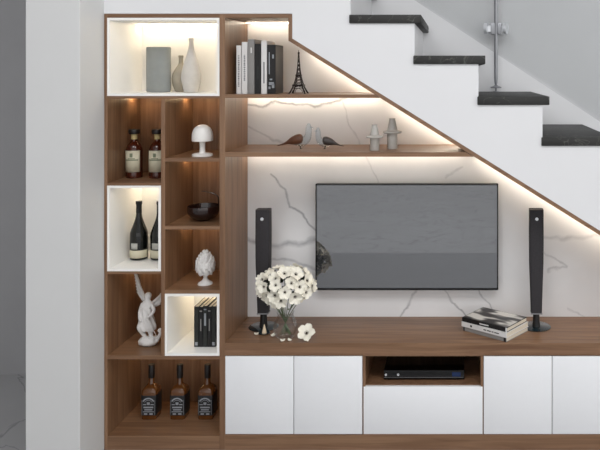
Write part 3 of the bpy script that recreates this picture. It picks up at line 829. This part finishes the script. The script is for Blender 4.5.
# stacked books on the worktop
A = Vector((X(461.5, .185), .185)); B_ = Vector((X(506.5, .004), .004))
dv = B_ - A; ln = dv.length; rz = math.atan2(dv.y, dv.x)
zz = ZT
mid = (A + B_) / 2
specs = [(ln * .97, .023, .215, M['bgrey'], 'grey softback book at the bottom of the stack on the worktop', -.01, [(-.49, -.46, .0, 1), (.44, .49, .0, .98)], M['bblack']),
         (ln, .027, .22, M['bwhite'], 'white hardback book with dark spine lettering, middle of the stack', 0.0, [(-.3, -.26, .3, .7), (.0, .06, .4, .6), (.08, .16, .4, .6), (.18, .22, .4, .6), (.24, .34, .4, .6)], M['bdark']),
         (ln * .98, .023, .21, M['bblack'], 'black-spined book with patterned cover on top of the stack', .03, [(-.1, .1, .35, .6), (.47, .5, 0, 1)], M['bwhite'])]
for i, (w, h, d, m, lab, dr, mk, mm) in enumerate(specs):
    t = book('book', w, h, d, m, lab, (mid.x + (.004, .0, .003)[i], mid.y + (.004, 0.001, .006)[i], zz), rz + dr, group='books stacked on the worktop', marks=mk, mm=mm, lay=True)
    zz += h + .0002
    if i == 2:
        # printed picture on the top cover: soft black, grey and white bands
        mm_, nt, bb = newmat('photo_cover')
        tc = nt.nodes.new('ShaderNodeTexCoord'); mp = nt.nodes.new('ShaderNodeMapping'); mp.inputs['Rotation'].default_value = (0, 0, .5); mp.inputs['Scale'].default_value = (6, 16, 1)
        n = nt.nodes.new('ShaderNodeTexNoise'); n.inputs['Scale'].default_value = 1; n.inputs['Detail'].default_value = 1
        r = nt.nodes.new('ShaderNodeValToRGB'); e = r.color_ramp.elements
        e[0].position = .44; e[0].color = srgb((48, 46, 46)); e[1].position = .56; e[1].color = srgb((214, 212, 206)); q = e.new(.5); q.color = srgb((120, 118, 114))
        nt.links.new(tc.outputs['Object'], mp.inputs[0]); nt.links.new(mp.outputs[0], n.inputs[0]); nt.links.new(n.outputs[0], r.inputs[0]); nt.links.new(r.outputs[0], bb.inputs['Base Color']); bb.inputs['Roughness'].default_value = .35
        b = BM(); bx(b, -w/2 + .004, w/2 - .004, .008, d - .004, h, h + .0006); obj('cover_picture', b, mm_, t)

# ---------------------------------------------------------------- iron tower
Y = .15; k = S(1, Y)
t = thing('tower_figurine', 'dark iron lattice tower figurine standing beside the upper shelf books', 'figurine', (X(298.7, Y), Y, zs1))
def tw(z):  # half width at height (px)
    return 7.6 * math.exp(-z / 12.5) + .35 * (1 - z / 44)
b = BM()
zsl = [0, 3, 6, 9, 12, 15, 18, 22, 26, 30, 35, 40]
for sx_ in (-1, 1):
    for sy_ in (-1, 1):
        tube(b, [(sx_ * tw(z) * k, sy_ * tw(z) * k, z * k) for z in zsl], [max(.0022, .0046 - .0001 * z) for z in zsl], 6)
for f in range(4):
    rot = Matrix.Rotation(f * math.pi / 2, 3, 'Z')
    for z0, z1 in zip(zsl[2:], zsl[3:]):
        for s in (-1, 1):
            p = [rot @ Vector((s * tw(z0) * k, -tw(z0) * k, z0 * k)), rot @ Vector((-s * tw(z1) * k, -tw(z1) * k, z1 * k))]
            tube(b, p, .0012, 5)
obj('lattice_frame', b, M['iron'], t, True)
b = BM()
for f in range(4):
    rot = Matrix.Rotation(f * math.pi / 2, 3, 'Z'); pts = []
    for i in range(9):
        a = math.pi * i / 8; pts.append(rot @ Vector((5.2 * k * math.cos(a), -tw(2 + 3.6 * math.sin(a)) * k, (1 + 4.6 * math.sin(a)) * k)))
    tube(b, pts, .0016, 6)
obj('arch', b, M['iron'], t, True)
for z0, w in ((7.2, 5.4), (17.2, 2.7)):
    b = BM(); bx(b, -w * k, w * k, -w * k, w * k, z0 * k, (z0 + 2) * k, .001, 1); obj('platform', b, M['iron'], t)
b = BM(); lathe(b, [(.0045, 39 * k), (.0055, 40 * k), (.0055, 41.4 * k), (.002, 41.8 * k), (.0015, 43.6 * k), (0, 43.8 * k)], 12); obj('spire', b, M['iron'], t, True)

# ---------------------------------------------------------------- birds
zs2 = Z(152.3)
def bird(px, Y, s, sc, m, label):
    t = thing('bird_figurine', label, 'figurine', (X(px, Y), Y, zs2), group='bird figurines on the marble shelf')
    k = S(1, Y) * sc
    bm = BM()
    rings = smooth_prof([(-4.5, 0, 6.5, 2.2), (0, 0, 6.8, 4.2), (5, 0, 7.4, 4.8), (9, 0, 10.5, 4.1), (10.6, 0, 15.5, 3.4), (10.8, 0, 21, 3.1), (11, 0, 26, 1.4)], 4)
    tube(bm, [(s * p[0] * k, 0, p[2] * k) for p in rings], [max(.001, p[3] * k) for p in rings], 16)
    obj('glass_body', bm, M['birdglass'], t, True)
    bm = BM(); tube(bm, [(s * 12.2 * k, 0, 22 * k), (s * 15, 0, 17 * k)][:1] + [(s * 13.8 * k, 0, 21.9 * k), (s * 16.2 * k, 0, 21.2 * k)], [.9 * k, .8 * k, .15 * k], 8); obj('beak', bm, M['birdglass'], t, True)
    bm = BM()
    pr = smooth_prof([(-20.5, 0, 3.6, .5), (-15, 0, 5.0, .9), (-10.5, 0, 6.6, 2.0), (-6, 0, 8.2, 4.2), (-1, 0, 9.6, 5.5), (3, 0, 10.6, 5.2), (4.8, 0, 10.8, 3.2), (5.2, 0, 10.8, .4)], 4)
    tube(bm, [(s * p[0] * k, -1.2 * k, p[2] * k) for p in pr], [max(.0008, p[3] * k * .92) for p in pr], 16)
    obj('wing', bm, m, t, True)
    for yy in (-.006, .006):
        bm = BM(); tube(bm, [(s * 2 * k, yy, 3.5 * k), (s * 3 * k, yy, 0.0)], .0016, 6)
        bx(bm, s * 3 * k - .006, s * 3 * k + .006, yy - .003, yy + .003, 0, .0015)
        obj('leg', bm, M['iron'], t)
bird(298, .17, 1, .98, M['birdbrown'], 'glass bird figurine with brown wing and tail, facing right')
bird(327, .17, -1, .82, M['birdgrey'], 'smaller glass bird figurine with charcoal wing, facing left')

# lidded jars
def jar(px, Y, sc, hb, label, lid):
    k = S(1, Y)
    t = thing('lidded_jar', label, 'jar', (X(px, Y), Y, zs2), group='grey lidded jars on the marble shelf')
    bm = BM(); w = 4.9 * sc
    lathe(bm, [(0, 0), (w * .92 * k, 0), (w * k, .003), (w * k, hb * k), (w * 1.1 * k, (hb + .6) * k), (0, (hb + .8) * k)], 32); obj('jar_body', bm, M['jar'], t, True)
    bm = BM()
    a = hb + .5
    lathe(bm, [(0, a * k), (8.2 * sc * k, (a + .2) * k), (8.9 * sc * k, (a + 1) * k), (8.7 * sc * k, (a + 2) * k), (5.0 * sc * k, (a + 3) * k), (4.6 * sc * k, (a + 4.2) * k), (3.0 * sc * k, (a + lid - 2.2) * k), (2.8 * sc * k, (a + lid - 1) * k), (3.1 * sc * k, (a + lid) * k), (0, (a + lid) * k)], 32)
    obj('lid', bm, M['jar'], t, True)
jar(374.6, .09, .96, 12, 'smaller grey jar with wide brimmed pointed lid, beside the taller one', 13.5)
jar(392.3, .17, 1.06, 15, 'taller grey jar with wide brimmed pointed lid near the sloping panel', 15)

# ---------------------------------------------------------------- flowers
def flower_mesh(r, petals=5):
    bm = BM()
    for i in range(petals):
        a = 2 * math.pi * i / petals
        n = 6; g = []
        for u in range(n + 1):
            f = u / n
            w = r * .42 * math.sin(math.pi * min(1, .06 + .86 * f)) ** .9
            row = []
            for v_ in (-1, -.5, 0, .5, 1):
                x = r * (.10 + .90 * f); y = w * v_
                if u == n: x -= abs(v_) * r * .10 - (r * .03 if v_ == 0 else 0) * -1
                z = r * (.62 * f - .40 * f * f + .22 * abs(v_) ** 2 * f + (.05 * math.sin(5 * v_ + i)))
                row.append(bm.verts.new((x * math.cos(a) - y * math.sin(a), x * math.sin(a) + y * math.cos(a), z)))
            g.append(row)
        for u in range(n):
            for j in range(4): bm.faces.new((g[u][j], g[u][j+1], g[u+1][j+1], g[u+1][j]))
    ms = bpy.data.meshes.new('petals'); bm.to_mesh(ms); bm.free(); ms.materials.append(M['petal'])
    for p in ms.polygons: p.use_smooth = True
    bm = BM(); ball(bm, (0, 0, r * .05), r * .13, 1, 1, .6, 12, 8)
    for i in range(12):
        a = 2 * math.pi * i / 12; ball(bm, (r * .2 * math.cos(a), r * .2 * math.sin(a), r * .12), r * .035, u=6, v=4)
    mc = bpy.data.meshes.new('flower_centre'); bm.to_mesh(mc); bm.free(); mc.materials.append(M['centre'])
    for p in mc.polygons: p.use_smooth = True
    return ms, mc
ms, mc = flower_mesh(.037)
YV = .085
vx = X(285.5, YV)
vs_ = thing('flower_vase', 'round clear glass vase holding the white flowers on the worktop', 'vase', (vx, YV, ZT))
b = BM()
lathe(b, smooth_prof([(0, 0), (.035, 0), (.048, .006), (.062, .03), (.066, .055), (.058, .085), (.046, .108), (.042, .122), (.047, .135), (.0455, .135), (.040, .122), (.044, .107), (.0555, .085), (.0625, .055), (.058, .032), (.044, .010), (0, .008)], 4), 40, close=False)
obj('glass_body', b, M['glass'], vs_, True)
# the bouquet: stems meet in the vase neck; blossoms are parts
bq = thing('bouquet', 'round bouquet of white five-petalled flowers standing in the glass vase', 'flowers', (vx, YV, ZT + .0105))
C0 = Vector((0, 0, .266)); RXb, RYb, RZb = .134, .095, .084
pts = []
ng = math.pi * (3 - math.sqrt(5))
NB = 46
for i in range(NB):
    z = 1 - 2 * (i + .5) / NB; rr = math.sqrt(1 - z * z); a = ng * i
    pts.append(Vector((rr * math.cos(a), rr * math.sin(a), z)))
stemb = BM()
neck = Vector((0, 0, .11))
k_ = 0
for p in pts:
    if p.z < -.86 or p.y > .45: continue
    pos = C0 + Vector((p.x * RXb, p.y * RYb, p.z * RZb)) + Vector([rnd.uniform(-.012, .012) for _ in range(3)])
    n = Vector((p.x / 1.0, p.y * 1.15, p.z * .9)).normalized()
    n = (n + Vector((0.12, -.35, .12))).normalized() if p.y < .3 else n
    q = n.to_track_quat('Z', 'Y').to_matrix().to_4x4() @ Matrix.Rotation(rnd.uniform(0, 6.28), 4, 'Z')
    s = rnd.uniform(.92, 1.16)
    mw = Matrix.Translation(pos) @ q @ Matrix.Scale(s, 4)
    o = bpy.data.objects.new('blossom', ms); COL.objects.link(o); o.parent = bq; o.matrix_local = mw
    c = bpy.data.objects.new('flower_centre', mc); COL.objects.link(c); c.parent = o
    if k_ % 2 == 0:
        foot = Vector((p.x * -.03, p.y * -.03, .004)); nk = neck + Vector((p.x * .024, p.y * .024, 0))
        tube(stemb, smooth_prof([tuple(foot), tuple(nk), tuple(nk.lerp(pos, .55) + Vector((0, 0, .01))), tuple(pos - n * .003)], 3), .0018, 5)
    k_ += 1
obj('stems', stemb, M['stem'], bq, True)
b = BM()
for i in range(26):
    a = rnd.uniform(0, 6.28); rr = rnd.uniform(.03, .10); zc_ = rnd.uniform(.16, .24)
    c = Vector((rr * math.cos(a), rr * .8 * math.sin(a), zc_)); d = Vector((math.cos(a), math.sin(a), rnd.uniform(-.3, .5))).normalized() * rnd.uniform(.02, .035); s_ = d.cross(Vector((0, 0, 1))).normalized() * .009; u_ = Vector((0, 0, .003))
    v = [b.verts.new(c - d), b.verts.new(c + s_ + u_), b.verts.new(c + d), b.verts.new(c - s_ + u_), ]
    b.faces.new(v)
lf = obj('leaves', b, M['stem'], bq); mod = lf.modifiers.new('t', 'SOLIDIFY'); mod.thickness = .0008
b = BM()
for i in range(150):
    d = Vector((rnd.gauss(0, 1), abs(rnd.gauss(0, 1)) + .25, rnd.gauss(0, 1))).normalized()
    c = C0 + Vector((d.x * RXb * .95, d.y * RYb * .9, d.z * RZb * .95)) * rnd.uniform(.75, 1.02)
    e = (d + Vector((rnd.gauss(0, .6), 0, .5 + rnd.gauss(0, .5)))).normalized() * rnd.uniform(.016, .026); s_ = e.cross(d + Vector((.2, .1, .3))).normalized() * .011
    b.faces.new([b.verts.new(c - e), b.verts.new(c + s_), b.verts.new(c + e), b.verts.new(c - s_)])
lf = obj('foliage', b, M['leaf'], bq); mod = lf.modifiers.new('t', 'SOLIDIFY'); mod.thickness = .0008; lf['label'] = 'dark green leaves at the back of the bouquet'
# loose blossom
Yl = .055
big, bigc = flower_mesh(.051)
t = thing('fallen_flower', 'single large white flower lying on the worktop beside the vase', 'flower', (X(306.6, Yl), Yl, ZT))
rot = Matrix.Rotation(math.radians(52), 4, 'X')
o = bpy.data.objects.new('blossom', big); COL.objects.link(o); o.parent = t
zmin = min((rot @ v.co).z for v in big.vertices)
o.matrix_local = Matrix.Translation((0, 0, -zmin + .0005)) @ rot
c = bpy.data.objects.new('flower_centre', bigc); COL.objects.link(c); c.parent = o
# fallen petals in front of the vase
def petal_obj(px, py, rz, s, label):
    Yp = F * (H - ZT) / (py - CY) - D0
    bm = BM(); n = 6; g = []
    for u in range(n + 1):
        f = u / n; w = s * .45 * math.sin(math.pi * min(1, .1 + .82 * f)) ** .8
        g.append([bm.verts.new((s * (f - .5), w * v_, .0008 + .010 * abs(v_) ** 2 * (s / .03) + .006 * (2 * f - 1) ** 2)) for v_ in (-1, -.5, 0, .5, 1)])
    for u in range(n):
        for j in range(4): bm.faces.new((g[u][j], g[u][j+1], g[u+1][j+1], g[u+1][j]))
    o = obj('petal', bm, M['petal'], None, True, (X(px, Yp), Yp, ZT)); o.rotation_euler = (0, 0, rz)
    mod = o.modifiers.new('t', 'SOLIDIFY'); mod.thickness = .0006; mod.offset = 1
    tag(o, label, 'petal', 'fallen petals on the worktop')
petal_obj(273.2, 336.5, 1.1, .030, 'cream petal fallen left of the glass vase')
petal_obj(282.6, 341.6, .2, .026, 'cream petal fallen at the worktop edge, left one of the pair')
petal_obj(289.6, 341.2, 2.6, .024, 'cream petal fallen at the worktop edge, right one of the pair')
petal_obj(256.5, 335, .3, .022, 'small cream petal fallen near the dark speaker base')
# small cone candle
Yc = .135
t = thing('cone_candle', 'small cream cone candle on a dark saucer beside the left speaker', 'candle', (X(264.3, Yc), Yc, ZT))
b = BM(); lathe(b, smooth_prof([(0, 0), (.022, 0), (.030, .004), (.031, .006), (.022, .004), (0, .003)], 3), 28); obj('saucer', b, M['teal'], t, True)
b = BM(); lathe(b, smooth_prof([(0, .003), (.011, .003), (.0115, .012), (.007, .032), (.003, .048), (0, .052)], 4), 24); obj('wax_cone', b, M['candle'], t, True)
b = BM(); tube(b, [(0, 0, .050), (0.001, 0, .056)], .0008, 6); obj('wick', b, M['black'], t)

# ---------------------------------------------------------------- room behind the camera, seen in the screen
b = BM(); bx(b, -2.6, 2.6, -3.4, -1.0, .0005, .014, .004, 1); tag(obj('rug', b, M['rug']), 'flat grey rug on the marble floor in front of the cabinets', 'rug')

# ---------------------------------------------------------------- lights
for i, (x, y, lab) in enumerate(((-1.2, -3.2, 'unseen square ceiling panel added to light the left side of the room'), (1.2, -3.2, 'unseen square ceiling panel added to light the right side of the room'))):
    t = thing('added_ceiling_light', lab, 'added ceiling light', (x, y, CZ), group='added overhead panels')  # unseen panels, added to give the room soft light from above
    b = BM(); bx(b, -.85, .85, -.85, .85, -.03, -.0005, .004, 1); obj('housing', b, M['ceramic'], t)
    b = BM(); bx(b, -.8, .8, -.8, .8, -.034, -.0302); obj('diffuser', b, M['panel'], t)
w = bpy.data.worlds.new('room_daylight'); SC.world = w; w.use_nodes = True
bg = w.node_tree.nodes['Background']; bg.inputs[0].default_value = (1, .99, .985, 1); bg.inputs[1].default_value = 1.27

cam = bpy.data.cameras.new('camera'); co = bpy.data.objects.new('camera', cam); COL.objects.link(co)
co.location = (0, -D0, H); co.rotation_euler = (math.pi / 2, 0, 0)
cam.sensor_fit = 'HORIZONTAL'; cam.sensor_width = 36; cam.lens = 36 * F / 600
cam.shift_x = (300 - CX) / 600; cam.shift_y = -(225 - CY) / 600
cam.clip_start = .05
SC.camera = co
SC.view_settings.view_transform = 'Standard'; SC.view_settings.look = 'None'
SC.view_settings.exposure = 0.0; SC.view_settings.gamma = 1.0; SC.view_settings.use_curve_mapping = False
